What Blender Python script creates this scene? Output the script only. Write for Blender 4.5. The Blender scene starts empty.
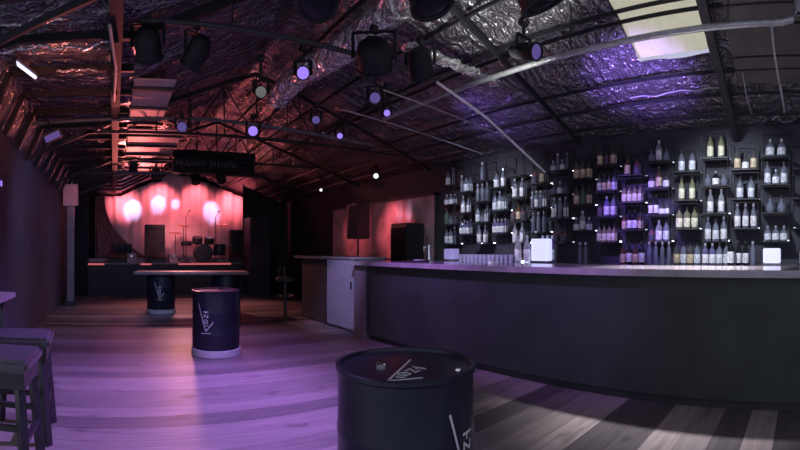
import bpy, bmesh, math, random
from mathutils import Vector, Matrix, noise

random.seed(7)
PI = math.pi
SC = bpy.context.scene
COL = SC.collection
HC = 1.3                       # eye height of the panorama
F = 440.0                      # pixels per radian of the panorama


# ------------------------------------------------------------------ materials
def new_mat(name):
    m = bpy.data.materials.new(name)
    m.use_nodes = True
    nt = m.node_tree
    return m, nt, nt.nodes['Principled BSDF']


def mat(name, col, rough=.5, metal=0., var=.15, scale=8., bump=0., trans=0., emis=None, estr=0., spec=.5, coat=0.):
    """plain surface with a little procedural unevenness"""
    m, nt, b = new_mat(name)
    b.inputs['Roughness'].default_value = rough
    b.inputs['Metallic'].default_value = metal
    b.inputs['Specular IOR Level'].default_value = spec
    b.inputs['Transmission Weight'].default_value = trans
    b.inputs['Coat Weight'].default_value = coat
    tc = nt.nodes.new('ShaderNodeTexCoord')
    nz = nt.nodes.new('ShaderNodeTexNoise')
    nz.inputs['Scale'].default_value = scale
    nz.inputs['Detail'].default_value = 3
    nt.links.new(tc.outputs['Object'], nz.inputs['Vector'])
    rp = nt.nodes.new('ShaderNodeValToRGB')
    rp.color_ramp.elements[0].position = .3
    rp.color_ramp.elements[1].position = .7
    rp.color_ramp.elements[0].color = tuple(c * (1 - var) for c in col) + (1,)
    rp.color_ramp.elements[1].color = tuple(min(1, c * (1 + var)) for c in col) + (1,)
    nt.links.new(nz.outputs['Fac'], rp.inputs['Fac'])
    nt.links.new(rp.outputs['Color'], b.inputs['Base Color'])
    if bump:
        bp = nt.nodes.new('ShaderNodeBump')
        bp.inputs['Strength'].default_value = bump
        bp.inputs['Distance'].default_value = .02
        nt.links.new(nz.outputs['Fac'], bp.inputs['Height'])
        nt.links.new(bp.outputs['Normal'], b.inputs['Normal'])
    if emis:
        b.inputs['Emission Color'].default_value = tuple(emis) + (1,)
        b.inputs['Emission Strength'].default_value = estr
    return m


def mat_floor():
    m, nt, b = new_mat('plank_floor')
    N, L = nt.nodes.new, nt.links.new
    tc = N('ShaderNodeTexCoord')
    sp = N('ShaderNodeSeparateXYZ')
    L(tc.outputs['Object'], sp.inputs[0])

    def math_(op, a, bb=None):
        n = N('ShaderNodeMath')
        n.operation = op
        if isinstance(a, (int, float)): n.inputs[0].default_value = a
        else: L(a, n.inputs[0])
        if bb is not None:
            if isinstance(bb, (int, float)): n.inputs[1].default_value = bb
            else: L(bb, n.inputs[1])
        return n.outputs[0]
    W = .215
    u = math_('DIVIDE', sp.outputs['X'], W)
    iu = math_('FLOOR', u)
    fu = math_('FRACT', u)
    wn = N('ShaderNodeTexWhiteNoise'); wn.noise_dimensions = '1D'
    L(iu, wn.inputs['W'])
    off = math_('MULTIPLY', wn.outputs['Value'], 3.1)
    v = math_('DIVIDE', math_('ADD', sp.outputs['Y'], math_('ADD', off, 30)), 60.)
    iv = math_('FLOOR', v)
    fv = math_('FRACT', v)
    key = math_('ADD', math_('MULTIPLY', iu, 7.31), math_('MULTIPLY', iv, 3.77))
    wn2 = N('ShaderNodeTexWhiteNoise'); wn2.noise_dimensions = '1D'
    L(key, wn2.inputs['W'])
    # every third or so board is a dark one
    cr = N('ShaderNodeValToRGB')
    cr.color_ramp.interpolation = 'CONSTANT'
    els = cr.color_ramp.elements
    els[0].position = 0; els[0].color = (.082, .070, .074, 1)
    els[1].position = .3; els[1].color = (.145, .125, .125, 1)
    e = els.new(.55); e.color = (.20, .172, .168, 1)
    e = els.new(.8); e.color = (.255, .215, .21, 1)
    L(wn2.outputs['Value'], cr.inputs['Fac'])
    # grain along the boards
    mp = N('ShaderNodeMapping')
    mp.inputs['Scale'].default_value = (26, 1.6, 1)
    L(tc.outputs['Object'], mp.inputs['Vector'])
    gn = N('ShaderNodeTexNoise'); gn.inputs['Scale'].default_value = 1; gn.inputs['Detail'].default_value = 6
    gn.inputs['Distortion'].default_value = .8
    L(mp.outputs[0], gn.inputs['Vector'])
    gr = N('ShaderNodeMapRange')
    gr.inputs[1].default_value = .3; gr.inputs[2].default_value = .7
    gr.inputs[3].default_value = .82; gr.inputs[4].default_value = 1.25
    L(gn.outputs['Fac'], gr.inputs[0])
    # knots
    mp2 = N('ShaderNodeMapping'); mp2.inputs['Scale'].default_value = (5, 2.2, 1)
    L(tc.outputs['Object'], mp2.inputs['Vector'])
    vo = N('ShaderNodeTexNoise'); vo.inputs['Scale'].default_value = 1.1; vo.inputs['Detail'].default_value = 2
    L(mp2.outputs[0], vo.inputs['Vector'])
    kn = N('ShaderNodeMapRange')
    kn.inputs[1].default_value = .62; kn.inputs[2].default_value = .72
    kn.inputs[3].default_value = 1; kn.inputs[4].default_value = .6
    L(vo.outputs['Fac'], kn.inputs[0])
    # joints
    e1 = math_('LESS_THAN', fu, .022)
    e2 = math_('LESS_THAN', fv, .0001)
    jt = math_('SUBTRACT', 1.0, math_('MULTIPLY', math_('MAXIMUM', e1, e2), .65))
    f = math_('MULTIPLY', math_('MULTIPLY', gr.outputs[0], kn.outputs[0]), jt)
    mx = N('ShaderNodeMixRGB'); mx.blend_type = 'MULTIPLY'; mx.inputs[0].default_value = 1
    L(cr.outputs[0], mx.inputs[1]); L(f, mx.inputs[2])
    L(mx.outputs[0], b.inputs['Base Color'])
    b.inputs['Roughness'].default_value = .42
    b.inputs['Specular IOR Level'].default_value = .35
    bp = N('ShaderNodeBump'); bp.inputs['Strength'].default_value = .25; bp.inputs['Distance'].default_value = .004
    L(f, bp.inputs['Height']); L(bp.outputs[0], b.inputs['Normal'])
    return m


def mat_foil(name, col, rough=.28, s1=5., s2=16., strength=.9, stretch=(1, 1, 1)):
    m, nt, b = new_mat(name)
    N, L = nt.nodes.new, nt.links.new
    tc = N('ShaderNodeTexCoord')
    b.inputs['Base Color'].default_value = col + (1,)
    b.inputs['Metallic'].default_value = .75
    b.inputs['Roughness'].default_value = rough
    v = N('ShaderNodeTexVoronoi'); v.inputs['Scale'].default_value = s1; v.feature = 'F1'
    n0 = N('ShaderNodeTexNoise'); n0.inputs['Scale'].default_value = 3.5; n0.inputs['Detail'].default_value = 3
    L(tc.outputs['Object'], n0.inputs['Vector'])
    va = N('ShaderNodeVectorMath'); va.operation = 'ADD'
    vs = N('ShaderNodeVectorMath'); vs.operation = 'SCALE'; vs.inputs['Scale'].default_value = .45
    mpf = N('ShaderNodeMapping'); mpf.inputs['Scale'].default_value = stretch
    L(tc.outputs['Object'], mpf.inputs['Vector'])
    L(n0.outputs['Color'], vs.inputs[0]); L(mpf.outputs[0], va.inputs[0]); L(vs.outputs[0], va.inputs[1])
    L(va.outputs[0], v.inputs['Vector'])
    v2 = N('ShaderNodeTexVoronoi'); v2.inputs['Scale'].default_value = s2
    L(va.outputs[0], v2.inputs['Vector'])
    ad = N('ShaderNodeMath'); ad.operation = 'MULTIPLY_ADD'; ad.inputs[1].default_value = .35
    L(v2.outputs['Distance'], ad.inputs[0]); L(v.outputs['Distance'], ad.inputs[2])
    bp = N('ShaderNodeBump'); bp.inputs['Strength'].default_value = strength; bp.inputs['Distance'].default_value = .06
    L(ad.outputs[0], bp.inputs['Height']); L(bp.outputs[0], b.inputs['Normal'])
    return m


def mat_bottle(name, col, trl=.4, rough=.12):
    """tinted glass that lets the shelf light through"""
    m, nt, b = new_mat(name)
    N, L = nt.nodes.new, nt.links.new
    b.inputs['Base Color'].default_value = col + (1,)
    b.inputs['Roughness'].default_value = rough
    b.inputs['Specular IOR Level'].default_value = .6
    b.inputs['Transmission Weight'].default_value = .72
    b.inputs['IOR'].default_value = 1.3
    t = N('ShaderNodeBsdfTranslucent'); t.inputs['Color'].default_value = col + (1,)
    mx = N('ShaderNodeMixShader'); mx.inputs[0].default_value = trl
    nz = N('ShaderNodeTexNoise'); nz.inputs['Scale'].default_value = 30
    tc = N('ShaderNodeTexCoord'); L(tc.outputs['Object'], nz.inputs['Vector'])
    mr = N('ShaderNodeMapRange'); mr.inputs[3].default_value = rough * .6; mr.inputs[4].default_value = rough * 1.8
    L(nz.outputs['Fac'], mr.inputs[0]); L(mr.outputs[0], b.inputs['Roughness'])
    L(b.outputs[0], mx.inputs[1]); L(t.outputs[0], mx.inputs[2])
    L(mx.outputs[0], nt.nodes['Material Output'].inputs['Surface'])
    return m


def mat_glow(name, col, s, back=(.02, .02, .03)):
    return mat(name, back, rough=.4, emis=col, estr=s)


M = {}
M['floor'] = mat_floor()
M['wall'] = mat('matt_black_wall', (.062, .062, .082), .8, var=.2, scale=2.)
M['bar_wall'] = mat('dark_slate_wall', (.032, .032, .044), .75, var=.2, scale=2.)
M['black'] = mat('black_paint', (.036, .037, .045), .6, var=.2)
M['lamp_black'] = mat('lamp_black', (.012, .012, .015), .6, var=.2, spec=.25)
M['satin'] = mat('satin_black', (.036, .037, .046), .38, var=.2, scale=5)
M['fabric'] = mat('black_drape', (.045, .045, .056), .95, var=.3, scale=14)
M['steel'] = mat('dark_steel', (.018, .018, .022), .55, .2, var=.3)
M['galv'] = mat('galvanised_pipe', (.46, .47, .47), .38, .5, var=.2, scale=20)
M['chrome'] = mat('chrome', (.75, .75, .78), .12, 1.)
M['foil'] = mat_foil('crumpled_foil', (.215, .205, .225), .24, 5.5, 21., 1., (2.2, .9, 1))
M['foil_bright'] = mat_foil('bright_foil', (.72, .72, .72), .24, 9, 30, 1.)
M['board'] = mat('dark_ceiling_board', (.07, .062, .058), .6, var=.25, scale=6)
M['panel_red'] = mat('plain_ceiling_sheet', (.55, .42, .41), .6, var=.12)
M['bar_front'] = mat('bar_front_black', (.032, .042, .038), .6, var=.18, scale=3)
M['counter'] = mat('lacquered_counter', (.36, .32, .34), .16, var=.15, scale=10, coat=.3)
M['trimwood'] = mat('corner_board', (.16, .13, .16), .5, var=.15)
M['whitepanel'] = mat('scuffed_white_panel', (.36, .36, .44), .5, var=.10, scale=9)
M['wood_dark'] = mat('dark_stained_wood', (.028, .025, .03), .5, var=.3, scale=12)
M['wood_top'] = mat('worn_table_top', (.22, .19, .21), .42, var=.2, scale=9)
M['leather'] = mat('seat_leather', (.075, .065, .085), .4, var=.2, scale=20)
M['band'] = mat('pale_band', (.5, .47, .55), .5, var=.15)
M['barrel'] = mat('barrel_enamel', (.019, .019, .036), .3, spec=.3, var=.2, scale=4)
M['mark'] = mat('white_stencil', (.62, .6, .66), .5, var=.1)
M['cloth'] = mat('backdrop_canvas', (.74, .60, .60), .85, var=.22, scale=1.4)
M['mural'] = mat('wall_canvas', (.62, .42, .44), .85, var=.45, scale=2.2)
M['label_white'] = mat('paper_label', (.75, .75, .8), .6, var=.5, scale=45)
M['label_pale'] = mat('pale_blue_label', (.62, .65, .8), .6, var=.5, scale=45)
M['label_lemon'] = mat('lemon_label', (.78, .75, .5), .6, var=.5, scale=45)
M['label_dark'] = mat('dark_label', (.06, .06, .09), .6)
M['label_tan'] = mat('tan_label', (.55, .45, .3), .6, var=.5, scale=45)
M['cap_dark'] = mat('dark_cap', (.03, .03, .03), .4)
M['cap_silver'] = mat('silver_cap', (.55, .55, .6), .3, .7)
M['cymbal'] = mat('bronze_cymbal', (.5, .35, .18), .3, 1.)
M['tube'] = mat_glow('lit_tube', (.72, .65, 1.), 2.2)
M['lens_purple'] = mat_glow('purple_lens', (.37, .22, .98), 1.0)
M['lens_violet'] = mat_glow('violet_lens', (.15, .10, .40), .6)
M['lens_grey'] = mat_glow('pale_lens', (.2, .2, .19), .6)
M['lens_white'] = mat_glow('white_lens', (.9, .9, 1.), 1.3)
M['lens_off'] = mat('unlit_lens', (.012, .012, .018), .2, spec=.2)
M['lens_red'] = mat_glow('red_lens', (1., .5, .5), 2.5)
M['edge_glow'] = mat_glow('red_edge_glow', (.62, .12, .14), .9)  # glow added for the red-lit stage edge, not a lamp
M['sky'] = mat_glow('daylit_fibreglass', (.78, .76, .58), .50, (.3, .3, .22))
M['sign'] = mat('sign_lettering', (.22, .22, .32), .6)
M['box_white'] = mat_glow('lit_acrylic', (.60, .62, 1.), 1.15, (.3, .3, .4))
M['box_purple'] = mat_glow('lit_violet_acrylic', (.32, .26, .75), .45, (.3, .3, .4))
M['pipe_grey'] = mat('grey_pipe', (.13, .13, .14), .5, .2, var=.2)
M['rod_white'] = mat('white_rod', (.75, .75, .74), .45)
M['cable'] = mat('grey_cable', (.3, .3, .31), .5)
BOT = {
    'clear': ('clear', mat_bottle('clear_glass', (.50, .54, .68), .22)),
    'pale': ('pale green', mat_bottle('pale_green_glass', (.62, .66, .42), .28)),
    'yellow': ('yellowish', mat_bottle('yellow_spirit', (.68, .64, .42), .28)),
    'amber': ('amber', mat_bottle('amber_spirit', (.34, .22, .13), .4)),
    'dark': ('dark glass', mat_bottle('dark_glass', (.045, .045, .06), .2)),
    'pink': ('pink', mat_bottle('pink_spirit', (.62, .3, .38), .28)),
    'green': ('green', mat_bottle('green_glass', (.33, .52, .42), .28)),
    'white': ('frosted white', mat_bottle('frosted_glass', (.82, .84, .92), .5, .35)),
    'violet': ('violet-lit clear', mat_bottle('violet_lit_clear_glass', (.46, .42, .80), .28)),  # clear glass with violet light put into its colour
    'grey': ('smoky grey', mat_bottle('smoky_glass', (.32, .31, .33), .4)),
}
LED = {}
for k_, s_ in (('bright', 9.), ('mid', 4.), ('dim', 1.)):
    LED[k_] = mat_glow('led_' + k_, (.78, .80, 1.), s_)


# ------------------------------------------------------------------ geometry
class MB:
    """collects shapes into one mesh"""
    def __init__(self):
        self.bm = bmesh.new()

    def _add(self, vs, fs):
        bv = [self.bm.verts.new(v) for v in vs]
        for f in fs:
            try:
                self.bm.faces.new([bv[i] for i in f])
            except ValueError:
                pass
        return bv

    def box(self, c, s, rot=None, bev=0.):
        x, y, z = (a / 2 for a in s)
        r = rot or Matrix.Identity(3)
        c = Vector(c)
        if bev:
            t = bmesh.new()
            bmesh.ops.create_cube(t, size=1)
            for v in t.verts:
                v.co = Vector((v.co.x * s[0], v.co.y * s[1], v.co.z * s[2]))
            bmesh.ops.bevel(t, geom=t.edges[:], offset=bev, segments=2, affect='EDGES')
            t.verts.index_update()
            self._add([c + r @ v.co for v in t.verts], [[v.index for v in f.verts] for f in t.faces])
            t.free()
            return self
        pts = [(-x, -y, -z), (x, -y, -z), (x, y, -z), (-x, y, -z), (-x, -y, z), (x, -y, z), (x, y, z), (-x, y, z)]
        self._add([c + r @ Vector(p) for p in pts],
                  [(0, 3, 2, 1), (4, 5, 6, 7), (0, 1, 5, 4), (1, 2, 6, 5), (2, 3, 7, 6), (3, 0, 4, 7)])
        return self

    def lo_hi(self, a, b):
        return self.box([(p + q) / 2 for p, q in zip(a, b)], [abs(q - p) for p, q in zip(a, b)])

    def bar(self, p, q, w, h=None):
        """square bar between two points"""
        p, q = Vector(p), Vector(q)
        d = q - p
        r = d.to_track_quat('X', 'Z').to_matrix()
        return self.box((p + q) / 2, (d.length, w, h or w), r)

    def tube(self, pts, r, seg=8, closed=False):
        pts = [Vector(p) for p in pts]
        n = len(pts)
        rad = r if isinstance(r, (list, tuple)) else [r] * n
        rings = []
        up = Vector((0, 0, 1))
        for i in range(n):
            a = pts[(i - 1) % n] if (closed or i) else pts[0]
            b = pts[(i + 1) % n] if (closed or i < n - 1) else pts[-1]
            t = (b - a).normalized()
            u = up if abs(t.dot(up)) < .95 else Vector((1, 0, 0))
            s = t.cross(u).normalized()
            w = s.cross(t)
            rings.append([self.bm.verts.new(pts[i] + (s * math.cos(2 * PI * k / seg) + w * math.sin(2 * PI * k / seg)) * rad[i])
                          for k in range(seg)])
        m = n if closed else n - 1
        for i in range(m):
            A, B = rings[i], rings[(i + 1) % n]
            for k in range(seg):
                self.bm.faces.new((A[k], A[(k + 1) % seg], B[(k + 1) % seg], B[k]))
        if not closed:
            self.bm.faces.new(rings[0][::-1])
            self.bm.faces.new(rings[-1])
        return self

    def lathe(self, prof, seg=20, c=(0, 0, 0), axis=None, a0=0., a1=2 * PI):
        """profile [(r, z)] turned about an axis"""
        c = Vector(c)
        R = Vector(axis).normalized().to_track_quat('Z', 'Y').to_matrix() if axis is not None else Matrix.Identity(3)
        full = abs(a1 - a0 - 2 * PI) < 1e-6
        n = seg if full else seg + 1
        rings = []
        for r, z in prof:
            if r < 1e-6:
                rings.append([self.bm.verts.new(c + R @ Vector((0, 0, z)))])
            else:
                rings.append([self.bm.verts.new(c + R @ Vector((r * math.cos(a0 + (a1 - a0) * k / seg), r * math.sin(a0 + (a1 - a0) * k / seg), z)))
                              for k in range(n)])
        for A, B in zip(rings, rings[1:]):
            for k in range(seg):
                k2 = (k + 1) % n
                if len(A) == 1 and len(B) == 1: continue
                if len(A) == 1: f = (A[0], B[k2], B[k])
                elif len(B) == 1: f = (A[k], A[k2], B[0])
                else: f = (A[k], A[k2], B[k2], B[k])
                try: self.bm.faces.new(f)
                except ValueError: pass
        return self

    def build(self, name, m, parent=None, smooth=False, kind=None, label=None):
        me = bpy.data.meshes.new(name)
        bmesh.ops.recalc_face_normals(self.bm, faces=self.bm.faces)
        self.bm.to_mesh(me)
        self.bm.free()
        if smooth:
            for p in me.polygons: p.use_smooth = True
            try: me.set_sharp_from_angle(angle=math.radians(40))
            except Exception: pass
        me.materials.append(M[m] if isinstance(m, str) else m)
        o = bpy.data.objects.new(name, me)
        COL.objects.link(o)
        if parent is not None: o.parent = parent
        if kind: o['kind'] = kind
        if label: o['label'] = label
        return o


def hangers(segs, r, parent, m='steel'):
    for p, q in segs:
        MB().tube([p, q], r, 6).build('hanger', m, parent)


def tag(o, label, cat, group=None, kind=None):
    o['label'] = label
    o['category'] = cat
    if group: o['group'] = group
    if kind: o['kind'] = kind
    return o


def thing(name, label, cat, loc=(0, 0, 0), rz=0., group=None):
    o = bpy.data.objects.new(name, None)
    o.empty_display_size = .1
    COL.objects.link(o)
    o.location = loc
    o.rotation_euler = (0, 0, rz)
    return tag(o, label, cat, group)


def children(o):
    return [c for c in COL.objects if c.parent == o]


def dup(o, loc, rz=None, label=None, group=None, kids=None):
    c = o.copy()
    COL.objects.link(c)
    c.location = loc
    if rz is not None: c.rotation_euler = (0, 0, rz)
    if label: c['label'] = label
    if group: c['group'] = group
    for ch in (kids if kids is not None else children(o)):
        d = ch.copy()
        COL.objects.link(d)
        d.parent = c
    return c


# where a line of sight through the panorama meets the real planes of the room
def ang(x): return (805 - x) / F
def at_wall(x, y, Y):
    """point on the plane parallel to the bar wall at depth Y"""
    a = ang(x); d = Y / math.cos(a)
    return Vector((-Y * math.tan(a), Y, HC + (251 - y) / F * d))
def at_dist(x, y, d):
    a = ang(x)
    return Vector((-math.sin(a) * d, math.cos(a) * d, HC + (251 - y) / F * d))


ORD = 'first second third fourth fifth sixth seventh eighth ninth tenth eleventh twelfth thirteenth fourteenth fifteenth sixteenth'.split()

# ------------------------------------------------------------------ the room
YL, YR, YM = -1.3, 5.4, 2.05           # side walls and ridge line
EAVE, SLOPE = 2.85, .36
X0, X1 = -15.6, 3.2
EAVL, FLAT = 2.7, 3.2                  # the stool side: low eave, a level stretch, then up to the ridge
def roof(y):
    if y > YM: return EAVE + SLOPE * (YR - y)
    if y > .2: return FLAT + (EAVE + SLOPE * (YR - YM) - FLAT) * (y - .2) / (YM - .2)
    if y > -1.05: return FLAT
    return EAVL + (FLAT - EAVL) * (y - YL) / (-1.05 - YL)

MB().lo_hi((X0, YL - .1, -.1), (X1, YR + .1, 0)).build('floor', 'floor', kind='structure')
MB().lo_hi((X0, YL - .1, 0), (-3.9, YL, EAVL)).build('wall_left', 'wall', kind='structure')
MB().lo_hi((X0, YR, 0), (X1, YR + .1, EAVE)).build('wall_right', 'bar_wall', kind='structure')
b = MB()
gab = [(YL, 0), (YR, 0), (YR, EAVE), (YM, roof(YM) + .05), (.2, FLAT + .05), (-1.05, FLAT + .05), (YL, EAVL)]
n = len(gab)
b._add([(X0 + d, y, z) for d in (0, .1) for y, z in gab],
       [tuple(range(n)), tuple(range(2 * n - 1, n - 1, -1))] + [(i, (i + 1) % n, n + (i + 1) % n, n + i) for i in range(n)])
b.build('wall_stage', 'wall', kind='structure')

SKY = (-1.68, -.95, 2.55, 4.2)        # the daylight strip in the roof slope over the bar
b = MB()
nx, ny = 282, 80
grid = {}
for i in range(nx + 1):
    for j in range(ny + 1):
        x = X0 + (X1 - X0) * i / nx
        y = YL + (YR - YL) * j / ny
        p = Vector((x, y, roof(y)))
        sag = .5 - .5 * math.cos(2 * PI * ((5.08 - y) / .345))
        h = noise.noise(Vector((x * 1.3, y * 2.2, 0))) * .045 + noise.noise(Vector((x * 3.1, y * 4.1, 5))) * .025 - .03 * sag
        if y < YM - .1:
            sg = .5 - .5 * math.cos(2 * PI * (x + 3.05) / .66)
            h = noise.noise(Vector((x * 2.6, y * 1.3, 0))) * .05 + noise.noise(Vector((x * 5, y * 2.2, 5))) * .03 - .045 * sg
        if j in (0, ny): h = 0
        p.z += h
        grid[i, j] = b.bm.verts.new(p)
for i in range(nx):
    for j in range(ny):
        cx = X0 + (X1 - X0) * (i + .5) / nx
        cy = YL + (YR - YL) * (j + .5) / ny
        if cx > -1.5 and cy < .9: continue
        if SKY[0] < cx < SKY[1] and SKY[2] < cy < SKY[3]: continue
        b.bm.faces.new((grid[i, j], grid[i + 1, j], grid[i + 1, j + 1], grid[i, j + 1]))
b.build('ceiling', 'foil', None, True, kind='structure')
b = MB()
y0, y1 = SKY[2] - .04, SKY[3] + .05
for k in range(5):
    a, c = y0 + (y1 - y0) * k / 5, y0 + (y1 - y0) * (k + 1) / 5
    xs = [SKY[0] - .06 + (SKY[1] - SKY[0] + .12) * q / 12 for q in range(13)]
    for q in range(12):
        dz = .008 * (q % 2), .008 * ((q + 1) % 2)
        b._add([(xs[q], a, roof(a) + .03 + dz[0]), (xs[q + 1], a, roof(a) + .03 + dz[1]), (xs[q + 1], c, roof(c) + .03 + dz[1]), (xs[q], c, roof(c) + .03 + dz[0])], [(0, 1, 2, 3)])
b.build('window_1', 'sky', kind='structure')
# plain dark boards beside the skylight
b = MB()
for k in range(6):
    a, c = 2.45 + .36 * k, 2.45 + .36 * (k + 1) - .02
    r = Matrix.Rotation(math.atan(-SLOPE), 3, 'X')
    b.box((.65, (a + c) / 2, roof((a + c) / 2) - .075), (2.7, (c - a) * 1.05, .02), r)
b.build('trim_1', 'board', kind='structure')
# smooth ceiling sheets over the middle aisle towards the stage
b = MB()
for xa, xb in ((-6.25, -4.75), (-10.6, -6.7)):
    r = Matrix.Rotation(math.atan(SLOPE), 3, 'X')
    yc, wd = (.45, .46) if xa > -6.5 else (.66, .86)
    b.box(((xa + xb) / 2, yc, FLAT - .04), (xb - xa, wd, .02))
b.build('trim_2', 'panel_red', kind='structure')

# purlins along the roof and trusses across it
GP = 'steel purlins under the roof foil'
for k, y in enumerate((5.08, 4.74, 4.4, 3.68, 3.57, 3.1, 2.75, 2.4)):
    o = MB().bar((X0 + .1, y, roof(y) - .075), (X1, y, roof(y) - .075), .022, .03).build('roof_purlin', 'steel')
    tag(o, f'dark steel purlin on the bar side of the roof, {ORD[k]} up from the bottle wall', 'purlin', GP)
RX = [-3.05 - .66 * k for k in range(16)]
for k, x in enumerate(RX):
    ye = YM - .05 if k not in range(2, 13) else .2
    b = MB()
    yy = [YL + .03, -1.05, .2] + ([ye] if ye > .3 else [])
    for p, q in zip(yy, yy[1:]): b.bar((x, p, roof(p) - .085), (x, q, roof(q) - .085), .045, .07)
    o = b.build('roof_batten', 'steel')
    tag(o, f'dark batten up the stool-side roof slope under the foil, {ORD[k]} from the camera', 'batten', 'battens up the stool-side roof slope')
for k in range(9):
    x = -4.95 - .68 * k
    r = Matrix.Rotation(math.atan(SLOPE), 3, 'X')
    yc, wd = (.45, .5) if x > -6.5 else (.66, .9)
    o = MB().box((x, yc, FLAT - .07), (.06, wd, .04)).build('ceiling_batten', 'black')
    tag(o, f'black batten across the smooth red-lit ceiling sheet, {ORD[k]} one towards the stage', 'batten', 'battens across the smooth ceiling sheet')
TX = [-3.0, -6.1, -8.6, -11.1]
TN = ['nearest the camera', 'second from the camera', 'carrying the name board', 'closest to the stage']
for x, n in zip(TX, TN):
    t = thing('roof_truss', f'dark steel lattice roof truss spanning the room, {n}', 'truss', (x, 0, 0), 0, 'lattice trusses across the room')
    zc = {-8.6: 3.1, -11.1: 3.35}.get(x, 2.95)
    def yin(z): return (YL + (z - EAVE) / SLOPE + .1, YR - (z - EAVE) / SLOPE - .1) if z > EAVE + .02 else (YL + .05, YR - .05)
    ya_, yb_ = yin(zc + .14)
    b = MB()
    b.bar((0, YL + .05, EAVL - .1), (0, YM, roof(YM) - .17), .03, .05)
    b.bar((0, YM, roof(YM) - .17), (0, YR - .05, roof(YR) - .06), .03, .05)
    b.build('top_chord', 'steel', t)
    if x > -4: continue
    MB().bar((0, ya_, zc), (0, yb_, zc), .03, .04).build('bottom_chord', 'steel', t)
    b = MB()
    ys = [ya_ + .15 + k * (yb_ - ya_ - .3) / 10 for k in range(11)]
    for i, y in enumerate(ys):
        top = roof(y) - .17
        b.tube([(0, y, zc), (0, y, top)], .012, 6)
        if i < 10:
            p, q = ys[i], ys[i + 1]
            b.tube([(0, p, zc if i % 2 else roof(p) - .17), (0, q, roof(q) - .17 if i % 2 else zc)], .012, 6)
    b.build('web_bracing', 'steel', t)
t = thing('roof_rafter', 'dark steel rafter running up the slope beside the daylight panel', 'rafter', (-.84, 0, 0))
MB().bar((0, YR - .03, roof(YR) - .15), (0, YM, roof(YM) - .15), .06, .08).build('beam', 'steel', t)
MB().bar((0, YR - .03, roof(YR) - .195), (0, YM, roof(YM) - .195), .075, .012).build('flange', 'steel', t)
t = thing('roof_beam', 'dark square beam hanging under the ridge towards the stage', 'beam', (0, 0, 0))
MB().bar((-2.7, .02, 3.1), (-12.8, .02, 3.1), .1, .14).build('beam', 'lamp_black', t)
hangers([((x, .02, 3.16), (x, .02, roof(.02) - .06)) for x in (-4.6, -7.2, -9.6, -12.2)], .012, t)

# ------------------------------------------------------------------ pipes, ducts and cables overhead
pl = at_wall(385, 118, 3.4); zz = 3.07
pts = [(-4.85, 3.4, zz), (-.18, 3.4, zz), (-.1, 3.4, zz + .02), (-.06, 3.43, zz + .08), (-.05, 3.45, 3.5)]
t = thing('service_pipe', 'pale galvanised pipe running overhead along the bar front', 'pipe', (0, 0, 0))
MB().tube(pts, .027, 10).build('pipe', 'galv', t, True)
hangers([((x, 3.4, zz + .02), (x, 3.4, roof(3.4) - .05)) for x in (-4.4, -3.2, -2.0, -.6)], .006, t)

t = thing('lighting_bar', 'grey pipe across the room carrying the two round purple lamps', 'pipe', (0, 0, 0))
MB().tube([(-5.8, YL + .02, 3.0), (-5.8, 1.3, 3.08), (-5.8, 3.9, 2.98)], .025, 8).build('pipe', 'pipe_grey', t, True)
hangers([((-5.8, y, 3.03), (-5.8, y, roof(y) - .05)) for y in (-.6, 1.0, 2.6)], .008, t)
t = thing('lighting_bar', 'black pipe across the room carrying the foremost row of stage lamps', 'pipe', (0, 0, 0))
MB().tube([(-3.62, -.1, 3.2), (-3.62, 2.9, 3.2)], .025, 8).build('pipe', 'black', t, True)
hangers([((-3.62, y, 3.2), (-3.62, y, roof(y) - .05)) for y in (.1, 1.0, 2.7)], .008, t)
t = thing('lighting_bar', 'black pipe overhead carrying the three large dark lamps near the camera', 'pipe', (0, 0, 0))
MB().tube([(-2.75, 1.05, 3.3), (-1.5, 2.6, 3.3)], .025, 8).build('pipe', 'black', t, True)
hangers([((x, y, 3.3), (x, y, roof(y) - .05)) for x, y in ((-2.5, 1.36), (-1.7, 2.35))], .008, t)

# flexible foil duct along the ridge
b = MB()
pts, rad = [], []
for i in range(90):
    s = i / 89
    pts.append((-2.35 - 3.3 * s, 2.3 + .09 * math.sin(5 * s), 3.52 - .12 * s * s + .03 * math.sin(9 * s)))
    rad.append(.145 + .012 * (i % 2) + .012 * noise.noise(Vector((i * .4, 0, 0))))
b.tube(pts, rad, 18)
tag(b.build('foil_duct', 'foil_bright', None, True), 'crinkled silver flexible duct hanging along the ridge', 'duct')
b = MB()
for i in range(24):
    y = 2.5 + i * .055
    z = 3.18 + .02 * noise.noise(Vector((y * 9, 1, 0)))
    w = .10 + .03 * noise.noise(Vector((y * 6, 3, 0)))
    b.box((-3.18 + .02 * math.sin(i * 1.3), y, z), (w, .05, .05), Matrix.Rotation(.5 * noise.noise(Vector((i * 1.7, 0, 0))), 3, 'Y') @ Matrix.Rotation(.4 * math.sin(i * 2.1), 3, 'X'))
tag(b.build('foil_wrapped_duct', 'foil_bright'), 'short foil-wrapped run beside the truss, above the bar pipe end', 'duct')
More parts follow.
